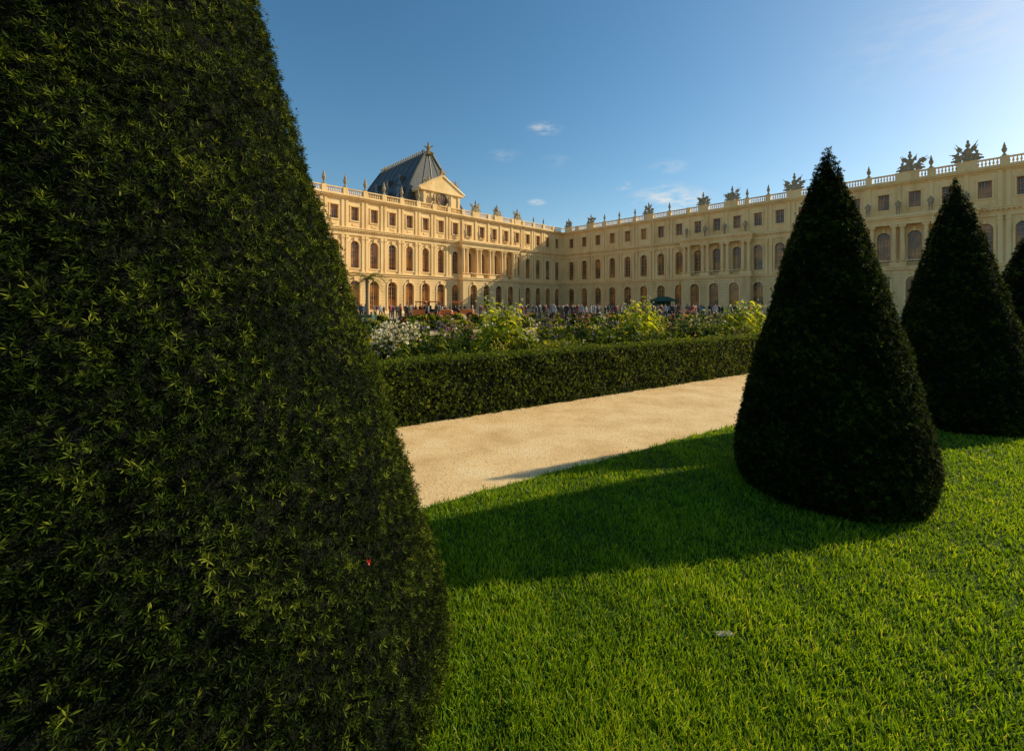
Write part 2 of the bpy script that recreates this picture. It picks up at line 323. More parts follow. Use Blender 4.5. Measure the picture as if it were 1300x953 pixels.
# broad-leaved tall plants
broad=leafmat('tobacco_leaf',[(0.0,(0.10,0.14,0.012)),(0.5,(0.32,0.40,0.022)),(1.0,(0.58,0.58,0.05))],trans=0.5,rough=0.5,spec=0.2,tboost=1.5)
broad_d=leafmat('dahlia_leaf',[(0.0,(0.02,0.04,0.006)),(0.5,(0.08,0.12,0.012)),(1.0,(0.24,0.27,0.03))],trans=0.45,rough=0.5,spec=0.2,tboost=1.4)
def tobacco(px,depth,H,sz=1.0,mat=None,name='flowering_tobacco_plant',fl='white',nfl=22):
    x=(px-650)/F*depth; e=empty(name,(x,depth,0))
    V=[];Q=[];Tn=[]; mb=MB(); FP=[]
    for st in range(3 if sz>.75 else 2):
        bx,by=random.uniform(-.28,.28)*sz,random.uniform(-.2,.2)*sz; Hs=H*random.uniform(.82,1.0) if st else H; x0,y0=bx*.35,by*.35
        mb.tube((x0,y0,0),((x0+bx)*.5,(y0+by)*.5,Hs*.55),.014*sz,.010*sz); mb.tube(((x0+bx)*.5,(y0+by)*.5,Hs*.55),(bx,by,Hs*.97),.010*sz,.004)
        nl=36
        for i in range(nl):
            f=i/nl; z=Hs*(.25+.70*f); a=i*2.4+random.uniform(-.5,.5); L=.30*sz*(1.15-.75*f)*random.uniform(.6,1.2); W=L*random.uniform(.24,.36)
            d=Vector((math.cos(a),math.sin(a),0)); s=Vector((-d.y,d.x,random.uniform(-.4,.4))); rise=random.uniform(.1,1.0)
            rings=5; o0=len(V); tv=random.uniform(.1,.9)
            cx_=x0+(bx-x0)*(.25+.7*f); cy_=y0+(by-y0)*(.25+.7*f)
            for j in range(rings):
                g=j/(rings-1); c=Vector((cx_,cy_,z))+d*L*g+Vector((0,0,L*(rise*g-0.9*g*g)))
                w=W*math.sin(math.pi*(0.08+0.9*g))
                for kx in(-1,0,1): V.append(c+s*w*kx+Vector((0,0,abs(kx)*w*.3))); Tn.append(min(1,max(0,tv+random.uniform(-.1,.1))))
            for j in range(rings-1):
                for kx in range(2):
                    b0=o0+j*3+kx; Q.append((b0,b0+1,b0+4,b0+3))
        FP.append((bx,by,Hs))
    mb.obj('stem',plain('plant_stem',(0.14,0.2,0.04)),e)
    fast('leaves',np.array([tuple(v) for v in V]),np.array(Q),mat or broad,np.array(Tn),e)
    FP=np.array(FP)[rng.integers(0,len(FP),nfl)]
    P=FP*np.array([1,1,0])+np.stack([rng.normal(0,.10*sz,nfl),rng.normal(0,.10*sz,nfl),FP[:,2]*(.92+rng.uniform(-.14,.07,nfl))],1)
    V,q,tt=rosettes(P,np.tile([0,-.4,.3],(nfl,1)),.036,.012,6,th=(40,75)); fast('blossoms',V,q,fm[fl],tt,e)
for px,dp,H,s_ in [(630,8.3,1.90,1.15),(646,8.5,1.76,1.1),(612,8.9,1.55,.9),(662,8.6,1.62,.9),(815,11,1.92,1.25),(803,11.3,1.7,1),(828,11.5,1.74,1),(944,13.0,1.88,1.25),(925,12.8,1.7,1),(960,13.4,1.8,1.1)]:
    tobacco(px,dp,H,s_)
for px,dp,H,s_,f_ in [(742,10.3,1.52,.9,'pink'),(700,9.8,1.42,.8,'purple'),(770,10.8,1.45,.9,'white'),(880,12,1.5,.9,'white'),(857,11.8,1.5,.9,'pink'),(905,12.4,1.55,.9,'white'),(497,6.9,1.38,.9,'white'),(512,7.2,1.34,.8,'white'),(553,7.6,1.38,.8,'purple'),(580,8.2,1.3,.8,'pink'),(484,6.8,1.25,.8,'white')]:
    tobacco(px,dp,H,s_,broad_d,'dahlia_plant',f_,110 if px<520 else 30)

# ------------------------------------------------------------ PALACE
pal=empty('baroque_palace',(15,129,0))
th=math.radians(46.5); U=(-math.sin(th),-math.cos(th)); Vv=(math.cos(th),-math.sin(th))
def ML(s,d,z): return (U[0]*s+Vv[0]*d, U[1]*s+Vv[1]*d, z)
def MR(s,d,z): return (Vv[0]*s+U[0]*d, Vv[1]*s+U[1]*d, z)
wall=MB(); rust=MB(); gl=MB(); fr=MB(); trim=MB(); colm=MB(); bal=MB(); orn=MB()
def cell(mb,M,s0,s1,z0,z1,c,w,zb,zt,arch,d=0.0,nb=5,archiv=True):
    l=c-w/2; r=c+w/2; zs=zt-w/2 if arch else zt
    def quad(a,b,e,f): mb.add([M(a,d,e),M(b,d,e),M(b,d,f),M(a,d,f)],[(0,1,2,3)])
    quad(s0,l,z0,z1); quad(r,s1,z0,z1); quad(l,r,z0,zb)
    if arch: pts=[(c-w/2*math.cos(math.pi*i/10),zs+w/2*math.sin(math.pi*i/10)) for i in range(11)]
    else: pts=[(l,zt),(r,zt)]
    for i in range(len(pts)-1):
        (a,e),(b,f)=pts[i],pts[i+1]; mb.add([M(a,d,e),M(b,d,f),M(b,d,z1),M(a,d,z1)],[(0,1,2,3)])
    cont=[(l,zb)]+pts+[(r,zb)]
    for i in range(len(cont)):
        (a,e),(b,f)=cont[i],cont[(i+1)%len(cont)]; mb.add([M(a,d,e),M(b,d,f),M(b,d-.5,f),M(a,d-.5,e)],[(0,1,2,3)])
    gl.add([M(a,d-.45,e) for a,e in cont],[tuple(range(len(cont)))])
    fr.box(M,c-.06,c+.06,d-.44,d-.36,zb,zs+(w/2-.05 if arch else 0))
    for sgn in(-1,1):
        fr.box(M,c+sgn*(w/2-.07)-.07,c+sgn*(w/2-.07)+.07,d-.44,d-.34,zb,zs)
        fr.box(M,c+sgn*w/4-.03,c+sgn*w/4+.03,d-.44,d-.39,zb+.1,zs)
    for i in range(nb+1):
        z=zb+(zs-zb)*i/nb; hh=.07 if i in(0,nb) else .035
        fr.box(M,l+.02,r-.02,d-.438,d-.38,z-hh+.03,z+hh+.03)
    trim.box(M,l-.2,r+.2,d-.3,d+.16,zb-.24,zb-.002)
    if archiv:
        if arch:
            ra,rb,dd=w/2+.02,w/2+.32,.14; vs=[]
            for i in range(11):
                t=math.pi*i/10; ca,sa=math.cos(t),math.sin(t)
                vs+= [M(c-ra*ca,d+dd,zs+ra*sa),M(c-rb*ca,d+dd,zs+rb*sa),M(c-rb*ca,d,zs+rb*sa),M(c-ra*ca,d,zs+ra*sa)]
            fs=[]
            for i in range(10):
                for k in range(3): fs.append((i*4+k,i*4+(k+1),(i+1)*4+k+1,(i+1)*4+k))
                fs.append((i*4+3,i*4,(i+1)*4,(i+1)*4+3))
            trim.add(vs,fs)
            trim.box(M,c-.22,c+.22,d-.2,d+.3,zt-.06,zt+.66)
            for sg in(-1,1): trim.box(M,c+sg*(w/2+.16)-.14,c+sg*(w/2+.16)+.14,d-.05,d+.13,zb,zs)
        else:
            trim.box(M,l-.22,l-.02,d-.05,d+.12,zb,zt); trim.box(M,r+.02,r+.22,d-.05,d+.12,zb,zt); trim.box(M,l-.26,r+.26,d-.05,d+.18,zt+.002,zt+.24)
def finial(p,hh=2.2):
    k=hh/2.2
    orn.lathe(p,[(.30*k,0),(.30*k,.25*k),(.14*k,.35*k),(.12*k,.5*k),(.30*k,.85*k),(.34*k,1.15*k),(.24*k,1.4*k),(.16*k,1.5*k),(.24*k,1.62*k),(.13*k,1.85*k),(.04*k,2.3*k)],8)
def trophy(p,M0,sc_=1.0):
    x,y,z=p
    ax=Vector(M0(1,0,0)); nx=Vector(M0(0,1,0))
    R=Matrix((ax,nx,Vector((0,0,1)))).transposed().to_4x4()
    T0=Matrix.Translation(Vector((x,y,z)))@R
    k=sc_
    j=random.uniform(-.15,.15)
    c=T0@Vector((j,0,0))
    orn.lathe((c.x,c.y,z),[(.6*k,0),(.5*k,.35*k),(.32*k,.55*k),(.38*k,1.0*k),(.5*k,1.45*k),(.34*k,1.75*k),(.13*k,1.87*k),(.14*k,1.97*k),(.27*k,2.15*k),(.25*k,2.42*k),(.10*k,2.6*k),(.18*k,2.8*k),(.04*k,3.05*k)],9)
    for i in range(6):   # spears and flags
        sg=-1 if i%2 else 1; ang=sg*random.uniform(.35,1.25); Lh=random.uniform(1.7,2.5)*k
        a=Vector((0,-.15,.6*k)); b=a+Vector((math.sin(ang)*Lh,0,math.cos(ang)*Lh))
        orn.tube(T0@a,T0@b,.09*k,.04*k,5)
        m=T0@Matrix.Translation(a.lerp(b,.68))@Matrix.Rotation(ang,4,'Y')@Matrix.Rotation(random.uniform(-.3,.3),4,'X')
        orn.mbox(m,random.uniform(.4,.7)*k,.12,.62*k,random.choice([.35,.8]))
    for sg in(-1,1):     # seated captives / shields at either side
        a=T0@Vector((sg*.95*k,.05,0)); 
        orn.lathe((a.x,a.y,z),[(.36*k,0),(.42*k,.25*k),(.24*k,.5*k),(.30*k,.85*k),(.12*k,1.02*k),(.18*k,1.15*k),(.17*k,1.33*k),(.05*k,1.42*k)],8)
        orn.tube(T0@Vector((sg*1.0*k,.1,.9*k)),T0@Vector((sg*1.5*k,.15,.55*k)),.12*k,.08*k,5)
        orn.tube(T0@Vector((sg*1.0*k,.1,.3*k)),T0@Vector((sg*1.65*k,.2,.18*k)),.2*k,.12*k,6)
        m=T0@Matrix.Translation((sg*.5*k,.3,.6*k))@Matrix.Rotation(sg*.3,4,'Y'); orn.mbox(m,.6*k,.14,.8*k,.6)
def column(M,s,d,z0,z1,r=.36):
    c=M(s,d,0); H=z1-z0
    colm.lathe((c[0],c[1],z0),[(r*1.45,0),(r*1.45,.18),(r*1.15,.26),(r*1.25,.36),(r*1.0,.46),(r*.98,H*.4),(r*.84,H-.6),(r*1.0,H-.55),(r*1.05,H-.35)],12)
    colm.box(M,s-r*1.35,s+r*1.35,d-r*1.2,d+r*1.2,z1-.35,z1-.003)
statue_spots=[]
def facade(M,bays,avants,fin,tro,gap,left):
    S0=0.0; S1=bays[-1][1]
    def strip(mb,d0,d1,z0,z1,a0=None,a1=None):
        st=(S0 if left else d1+.003) if a0 is None else a0
        mb.box(M,st,S1 if a1 is None else a1,d0,d1,z0,z1)
    if bays[0][0]>0:
        for mbx,z0,z1 in((rust,0,7.6),(wall,8.2,15.2),(wall,16.6,22)):
            mbx.add([M(0,0,z0),M(bays[0][0],0,z0),M(bays[0][0],0,z1),M(0,0,z1)],[(0,1,2,3)])
    inav=lambda c:any(a<=c<=b for a,b in avants)
    for s0,s1 in bays:
        c=(s0+s1)/2; av=inav(c); dg=1.7 if av else 0
        cell(rust,M,s0,s1,0,7.6,c,2.0,0.75,6.5,True,d=dg)
        cell(wall,M,s0,s1,8.2,15.2,c,1.75,8.95,14.2,True)
        cell(wall,M,s0,s1,16.6,22,c,1.5,18.1,20.75,False,nb=3)
        trim.box(M,c-.5,c+.5,-.05,.09,17.1,17.5)
    edges=sorted(set([round(b[0],3) for b in bays]+[round(bays[-1][1],3)]))
    for s in edges:
        onav=any(a-.01<=s<=b+.01 for a,b in avants)
        if onav:
            for o_ in(-.55,.55): column(M,s+o_,1.15,8.85,15.2)
            colm.box(M,s-1.1,s+1.1,.55,1.75,8.202,8.848)
            statue_spots.append((M,s,1.2,16.95))
        if s>.9:
            for o_ in ((-.42,.42) if not onav else (0,)):
                trim.box(M,s+o_-.26,s+o_+.26,-.05,.26,8.2,15.198)
                trim.box(M,s+o_-.34,s+o_+.34,-.04,.36,14.6,15.0)
                trim.box(M,s+o_-.33,s+o_+.33,-.04,.34,8.203,8.6)
                trim.box(M,s+o_-.24,s+o_+.24,-.05,.18,16.6,21.998)
        if s>1: bal.box(M,s-.45,s+.45,-.10,.50,22.7,24.12)
    strip(trim,-.3,.12,-.02,.6)
    strip(trim,-.3,.22,7.6,8.0); strip(trim,-.3,.45,8.0,8.199)
    strip(trim,-.3,.28,15.2,15.75); strip(trim,-.3,.34,15.75,16.15); strip(trim,-.3,.72,16.15,16.42); strip(trim,-.3,.85,16.42,16.6)
    strip(trim,-.3,.22,22.0,22.25); strip(trim,-.3,.6,22.25,22.5); strip(trim,-.3,.8,22.5,22.699)
    n=int((S1)/.55)
    for i in range(n): trim.box(M,.9+i*.55,.9+i*.55+.24,.26,.6,15.93,16.148); 
    for a,b in avants:
        a2,b2=a-1.3,b+1.3
        rust.box(M,a-1.0,a-.001,-.2,1.69,0,7.6); rust.box(M,b+.001,b+1.0,-.2,1.69,0,7.6)
        trim.box(M,a2,b2,.0,1.95,7.603,8.0); trim.box(M,a2-.12,b2+.12,0,2.1,8.001,8.201)
        trim.box(M,a2,b2,.0,1.7,15.202,15.75); trim.box(M,a2-.1,b2+.1,0,1.8,15.751,16.15); trim.box(M,a2-.3,b2+.3,0,2.1,16.151,16.42); trim.box(M,a2-.4,b2+.4,0,2.25,16.421,16.602)
        trim.box(M,a2+.2,b2-.2,.6,1.8,16.604,16.94)
        bal.box(M,a2,b2,1.6,1.78,9.1,9.25)
    stb=0.55 if not left else 0
    bal.box(M,stb,S1,-.05,.45,22.702,22.95); bal.box(M,stb,S1,-.03,.42,23.85,24.05)
    k=0; s=.6
    while s<S1:
        if min(abs(s-e) for e in edges)>.5:
            c=M(s,.2,0); bal.lathe((c[0],c[1],22.95),[(.10,0),(.07,.1),(.15,.35),(.06,.7),(.10,.9)],5)
        s+=.40
    for s,hh in fin:
        c=M(s,.2,0); finial((c[0],c[1],24.12),hh)
    for s,k_ in tro:
        c=M(s,.2,0); bal.box(M,s-1.1,s+1.1,-.12,.53,22.71,24.2); trophy((c[0],c[1],24.2),M,k_)
Lb=[(0.8+4*k,4.8+4*k) for k in range(25)]
facade(ML,Lb,[(20.8,36.8)],[(4.8+4*k,2.5) for k in range(9,24)]+[(12.8,1.6),(8.8,1.6)],[(33,.9),(26,.9),(19,.9)],0,True)
Rb=[(.7+4.6*k,5.3+4.6*k) for k in range(8)]
s=Rb[-1][1]; av1=(s,s+12.6)
for k in range(3): Rb.append((s,s+4.2)); s+=4.2
for k in range(5): Rb.append((s,s+4.0)); s+=4.0
av2=(s,s+12)
for k in range(14): Rb.append((s,s+4.0)); s+=4.0
finR=[(b[0],2.0) for i,b in enumerate(Rb) if i>2 and b[0] not in (av1[0],)]
troR=[(2.2,.85),(10,.85),(27.4,.95),(41,.95),(47.2,1.0),(58.6,1.1),(75.6,1.1),(82.2,1.1),(92,1.1)]
finR=[f for f in finR if min(abs(f[0]-t[0]) for t in troR)>1.8]
facade(MR,Rb,[av1,av2],finR,troR,0,False)
RS=Rb[-1][1]; LS=Lb[-1][1]
roof=MB()
wall.add([ML(LS,0,0),ML(LS,-22,0),ML(LS,-22,22.7),ML(LS,0,22.7)],[(0,1,2,3)])
wall.add([ML(-20,-22,0),ML(LS,-22,0),ML(LS,-22,22.7),ML(-20,-22,22.7)],[(0,1,2,3)])
wall.add([ML(-20,-22,0),ML(-20,0,0),ML(-20,0,22.7),ML(-20,-22,22.7)],[(0,1,2,3)])
wall.add([MR(RS,0,0),MR(RS,-20,0),MR(RS,-20,22.7),MR(RS,0,22.7)],[(0,1,2,3)])
wall.add([MR(0,-20,0),MR(RS,-20,0),MR(RS,-20,22.7),MR(0,-20,22.7)],[(0,1,2,3)])
roof.add([ML(-20,0,22.6),ML(LS,0,22.6),ML(LS,-11,24.4),ML(-20,-11,24.4),ML(-20,-22,22.6),ML(LS,-22,22.6)],[(0,1,2,3),(3,2,5,4)])
roof.add([MR(0,0,22.6),MR(RS,0,22.6),MR(RS,-10,24.2),MR(0,-10,24.2),MR(0,-20,22.6),MR(RS,-20,22.6)],[(0,1,2,3),(3,2,5,4)])
# mansard pavilion
def ring(s0,s1,d0,d1,z): return [ML(s0,d0,z),ML(s1,d0,z),ML(s1,d1,z),ML(s0,d1,z)]
levels=[(34.6,50,-3,-30,25.0),(35.2,49.4,-3.5,-29.8,26.4),(36.6,48.0,-4.1,-29.3,29.4),(38.9,45.8,-4.9,-28.5,33.4),(41.2,43.4,-5.7,-27.6,37.2)]
man=MB(); vs=[]
for l in levels: vs+=ring(*l)
fs=[]
for j in range(len(levels)-1):
    for i in range(4): k=(i+1)%4; fs.append((j*4+i,j*4+k,(j+1)*4+k,(j+1)*4+i))
fs.append(tuple(range(len(vs)-4,len(vs)))); man.add(vs,fs)
wall.box(ML,35,49.5,-29.5,-3.4,20,24.7); trim.box(ML,34.2,50.4,-30.3,-2.8,24.7,25.02)
ledm=MB()
for i in range(4):
    for j in range(len(levels)-1): ledm.tube(vs[j*4+i],vs[(j+1)*4+i],.3,.3)
    for j in(0,4): ledm.tube(vs[j*4+i],vs[j*4+(i+1)%4],.28,.28)
for d in np.arange(-6.5,-28,-3.1):
    for j in range(len(levels)-1):
        ledm.tube(ML(levels[j][1],d,levels[j][4]),ML(levels[j+1][1],d,levels[j+1][4]),.13,.13,5)
for s_ in (38.5,42.25,46):
    f=(s_-42.25)
    for j in range(len(levels)-1):
        a=levels[j];b=levels[j+1]; wa=(a[1]-a[0])/15.4; wb=(b[1]-b[0])/15.4
        ledm.tube(ML(42.3+f*wa,a[2],a[4]),ML(42.3+f*wb,b[2],b[4]),.13,.13,5)
gm=MB()
for k in range(26):
    for sd_ in (41.2,43.4):
        c=ML(sd_,-6.0-k*.84,37.3); gm.lathe(c,[(.14,0),(.06,.25),(.26,.6),(.12,.85),(.03,1.1)],5)
c=ML(42.3,-5.9,37.2); gm.lathe(c,[(.9,0),(.55,.5),(.35,1.0),(.55,1.5),(.45,1.9),(.2,2.2),(.28,2.5),(.05,3.1)],8)
for sg in(-1,1):
    gm.tube(Vector(c)+Vector((0,0,1.5)),Vector(c)+Vector((sg*1.1,0,2.1)),.22,.08); gm.tube(Vector(c)+Vector((0,0,.7)),Vector(c)+Vector((sg*1.3,0,.2)),.4,.2)
c=ML(42.3,-27.4,37.2); gm.lathe(c,[(.6,0),(.35,.5),(.5,1.1),(.2,1.6),(.05,2.2)],8)
dgl_=MB(); dst=MB()
def dormer(s,d,z,rr=1.0):
    M=lambda a,b,c_: ML(s+b,d+a,z+c_)
    dst.box(M,-1.05*rr,1.05*rr,-3.2,.2,-1.1,.9)
    n=12; pts=[(1.15*rr*math.cos(math.pi*i/n),.9+1.1*rr*math.sin(math.pi*i/n)) for i in range(n+1)]
    v=[M(a,.3,c_) for a,c_ in pts]+[M(a,-3.4,c_) for a,c_ in pts]
    dst.add(v,[tuple(range(n+1))]+[(i,i+1,n+2+i,n+1+i) for i in range(n)])
    dgl_.add([M(.62*rr*math.cos(2*math.pi*i/14),.325,.45+.85*rr*math.sin(2*math.pi*i/14)) for i in range(14)],[tuple(range(14))])
for d in(-6.6,-12.4,-18.2,-24): dormer(49.5,d,26.5)
for d in(-9.5,-15.3,-21.1): dormer(47.6,d,30.6,.6)
def prismP(s0,s1,zb,zt,d0,d1,mb):
    c=(s0+s1)/2; v=[ML(s0,d,zb) for d in(d0,d1)]+[ML(s1,d,zb) for d in(d0,d1)]+[ML(c,d,zt) for d in(d0,d1)]
    mb.add(v,[(0,2,4),(1,5,3),(0,1,3,2),(0,4,5,1),(2,3,5,4)])
PD=.8   # pediment stands nearly flush with the garden front
wall.box(ML,37.2,47.3,-3.5,-1.2+PD,22.65,27.0)
for s_ in(37.6,39.6,44.9,46.9): trim.box(ML,s_-.3,s_+.3,-1.25+PD,-1.0+PD,22.7,27.0)
trim.box(ML,36.4,48.1,-3.6,-.7+PD,27.0,27.4)
prismP(36.5,48.0,27.403,30.6,-3.4,-.9+PD,wall)
for a,b in(((36.1,27.4),(42.25,30.9)),((48.4,27.4),(42.25,30.9))):
    trim.tube(ML(a[0],-1.0+PD,a[1]),ML(b[0],-1.0+PD,b[1]),.36,.36)
gl.add([ML(42.25+1.25*math.cos(2*math.pi*i/20),-1.13+PD,25.6+1.25*math.sin(2*math.pi*i/20)) for i in range(20)],[tuple(range(20))])
for i in range(20):
    a=2*math.pi*i/20;b=2*math.pi*(i+1)/20
    gm.tube(ML(42.25+1.4*math.cos(a),-1.1+PD,25.6+1.4*math.sin(a)),ML(42.25+1.4*math.cos(b),-1.1+PD,25.6+1.4*math.sin(b)),.2,.2,5)
gm.tube(ML(42.25,-1.1+PD,25.6),ML(42.25,-1.1+PD,26.6),.07,.05,4); gm.tube(ML(42.25,-1.1+PD,25.6),ML(41.6,-1.1+PD,25.2),.08,.06,4)
for s_,z_,k_ in((38.6,28.6,.7),(45.9,28.6,.7),(42.25,30.7,.75)):
    c=ML(s_,-1.2+PD,z_); trophy(c,ML,k_)
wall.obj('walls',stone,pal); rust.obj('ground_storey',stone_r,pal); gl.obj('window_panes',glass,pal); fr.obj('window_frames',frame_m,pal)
trim.obj('cornices_and_pilasters',stone,pal); colm.obj('columns',stone,pal,False); bal.obj('balustrade',stone,pal); orn.obj('roof_trophies_and_urns',statstone,pal)
roof.obj('lead_roof',lead,pal); man.obj('mansard_roof',slate,pal); ledm.obj('roof_leadwork',lead,pal); gm.obj('gilded_roof_crest_and_clock',gilt,pal); dst.obj('dormers',lead,pal); dgl_.obj('dormer_panes',glass,pal)

# ------------------------------------------------------------ people
def person_mesh(name,mats,pose=0):
    sw=[.10,.28,.04,.16][pose%4]
    J=[(0,0,.95),(0,0,1.15),(0,0,1.38),(0,0,1.50),(0,.01,1.60),(0,.01,1.70),
       (-.17,0,1.40),(-.22,-.03,1.14),(-.20,.12 if pose else .02,.92),(-.20,.16,.84),
       (.17,0,1.40),(.24,.03,1.14),(.21,.16 if pose==2 else .05,.90 if pose!=2 else 1.12),(.20,.2,.84 if pose!=2 else 1.2),
       (-.10,0,.88),(-.10,sw*.6,.50),(-.10,sw*.2,.09),(-.10,sw*.2+.14,.04),
       (.10,0,.88),(.10,-sw*.3,.50),(.10,-sw,.09),(.10,-sw+.14,.04)]
    E=[(0,1),(1,2),(2,3),(3,4),(4,5),(2,6),(6,7),(7,8),(8,9),(2,10),(10,11),(11,12),(12,13),(0,14),(14,15),(15,16),(16,17),(0,18),(18,19),(19,20),(20,21)]
    R=[.15,.14,.16,.06,.10,.085,.07,.05,.038,.04,.07,.05,.038,.04,.10,.07,.05,.04,.10,.07,.05,.04]
    me=bpy.data.meshes.new(name+'_skel'); me.from_pydata(J,E,[]); ob=bpy.data.objects.new(name+'_skel',me); COL.objects.link(ob)
    ob.modifiers.new('s','SKIN'); sv=me.skin_vertices[0].data
    for i,r in enumerate(R): sv[i].radius=(r,r*.75 if i<3 else r); sv[i].use_root=(i==0)
    ob.modifiers.new('ss','SUBSURF').levels=1
    bpy.context.view_layer.update(); dg=bpy.context.evaluated_depsgraph_get()
    res=bpy.data.meshes.new_from_object(ob.evaluated_get(dg)); res.name=name
    bpy.data.objects.remove(ob)
    res.materials.clear()
    for mm in mats: res.materials.append(mm)
    if len(mats)>1:
        for p in res.polygons:
            z=p.center.z; x=abs(p.center.x)
            p.material_index= 3 if (z>1.66 or (z>1.56 and p.center.y<0)) else 2 if (z>1.46 or (z<.93 and x>.17 and z>.7)) else 0 if z>.90 else 1 if z>.08 else 3
    for p in res.polygons: p.use_smooth=True
    return res
skin=plain('skin',(0.5,0.3,0.2)); hair=plain('dark_hair',(0.04,0.025,0.015))
tops=[plain('top_%d'%i,c) for i,c in enumerate([(0.02,0.025,0.04),(0.3,0.3,0.3),(0.25,0.03,0.02),(0.02,0.02,0.02),(0.03,0.05,0.09),(0.12,0.10,0.06)])]
bots=[plain('trousers_%d'%i,c) for i,c in enumerate([(0.02,0.03,0.05),(0.02,0.02,0.02),(0.08,0.07,0.05)])]
pm=[person_mesh('person_body',[tops[i],bots[i%3],skin,hair],i) for i in range(6)]
stat_me=[person_mesh('statue_body',[statstone],i) for i in (0,2,3)]
for (M,s,d,z) in statue_spots:
    o=bpy.data.objects.new('facade_statue',random.choice(stat_me)); COL.objects.link(o); o.parent=pal
    c=M(s,d,z); o.location=c; o.scale=(1.6,1.7,1.45)
    nx=M(0,1,0); o.rotation_euler=(0,0,math.atan2(nx[1],nx[0])-math.pi/2)
def put_person(x,y):
    o=bpy.data.objects.new('person',random.choice(pm)); COL.objects.link(o)
    o.location=(x,y,0); k=random.uniform(.94,1.1); o.scale=(k,k,k); o.rotation_euler=(0,0,random.uniform(0,6.28))
def in_bed(x,y):
    n=B[0]*x+B[1]*y
    return any(a-.3<n<b+.3 for a,b in((15,19),(26,31),(38,44)))
cnt=0
while cnt<260:
    px=random.choice([random.uniform(655,970),random.uniform(660,965),random.uniform(700,960),random.uniform(425,650)]); k=(px-650)/F
    dep=random.uniform(40,88)
    if px<650: dep=random.uniform(44,76)
    if in_bed(k*dep,dep): continue
    put_person(k*dep,dep); cnt+=1

# ------------------------------------------------------------ maintenance tractors
orange=plain('orange_paint',(0.75,0.20,0.03),0.35,spec=.5); rubber=plain('rubber',(0.02,0.02,0.02),.8)
def tractor(px,dep,rot):
    e=empty('orange_utility_tractor',((px-650)/F*dep,dep,0)); e.rotation_euler=(0,0,rot)
    I=lambda a,b,c:(a,b,c)
    b=MB(); b.box(I,.1,1.5,-.42,.42,.55,1.15); b.box(I,-1.0,.1,-.55,.55,.5,.95); b.box(I,-1.15,.2,-.7,.7,1.98,2.12); b.box(I,-1.1,-.35,-.82,-.5,.95,1.15); b.box(I,-1.1,-.35,.5,.82,.95,1.15)
    b.add([(1.5,-.38,.6),(1.5,.38,.6),(1.5,.34,1.1),(1.5,-.34,1.1),(1.72,-.3,.62),(1.72,.3,.62),(1.68,.27,.98),(1.68,-.27,.98)],[(4,5,6,7),(0,1,5,4),(1,2,6,5),(2,3,7,6),(3,0,4,7)])
    o=b.obj('body',orange,e); bv=o.modifiers.new('b','BEVEL'); bv.width=.04; bv.segments=2
    g=MB()
    for x in(-1.05,.1):
        for y in(-.6,.6): g.tube((x,y,.9),(x*.95,y,2.0),.04,.04)
    g.obj('roll_frame',rubber,e)
    g=MB(); g.box(I,-.9,-.75,-.3,.3,.95,1.6); g.box(I,-.9,-.35,-.3,.3,.95,1.1); g.tube((.05,0,1.1),(-.15,0,1.45),.03,.2); g.obj('seat_and_steering',rubber,e)
    g=MB()
    for x,r,w_ in((-.75,.62,.3),(1.1,.38,.22)):
        for y in(-.7,.7):
            g.tube((x,y-w_/2,r),(x,y+w_/2,r),r,r,20)
    g.obj('wheels',rubber,e)
    g=MB(); 
    for x,r in((-.75,.3),(1.1,.18)):
        for y in(-.87,.87): g.tube((x,y-.03,.62 if r>.2 else .38),(x,y+.03,.62 if r>.2 else .38),r,r,14)
    g.obj('hubs',orange,e)
    g=MB(); g.box(I,-3.6,-1.5,-.7,.7,.6,.72)
    for y in(-.7,.66): g.box(I,-3.6,-1.5,y,y+.04,.72,1.15)
    for x in(-3.6,-1.54): g.box(I,x,x+.04,-.66,.66,.72,1.15)
    g.obj('trailer',orange,e)
tractor(556,50,.3); tractor(532,52,2.9); tractor(585,56,.2)

# kiosk
kg=plain('green_canvas',(0.015,0.07,0.035)); kw=plain('kiosk_wood',(0.05,0.09,0.06))
def kiosk(px,dep):
    e=empty('green_refreshment_kiosk',((px-650)/F*dep,dep,0)); I=lambda a,b,c:(a,b,c)
    g=MB(); g.box(I,-2,2,-1.5,1.5,0,1.05); 
    for x in(-1.95,0,1.95):
        for y in(-1.45,1.45): g.box(I,x-.07,x+.07,y-.07,y+.07,1.05,2.5)
    g.box(I,-2,2,1.3,1.5,1.05,2.5); g.obj('walls',kw,e)
    g=MB(); g.add([(-2.5,-2.1,2.45),(2.5,-2.1,2.45),(2.5,2.1,2.45),(-2.5,2.1,2.45),(-1,0,3.4),(1,0,3.4)],[(0,1,5,4),(1,2,5),(2,3,4,5),(3,0,4),(0,3,2,1)]); g.obj('roof',kg,e)
    g=MB(); g.box(I,-2.1,2.1,-1.75,-1.45,1.05,1.15); g.obj('counter',frame_m,e)
kiosk(842,88)
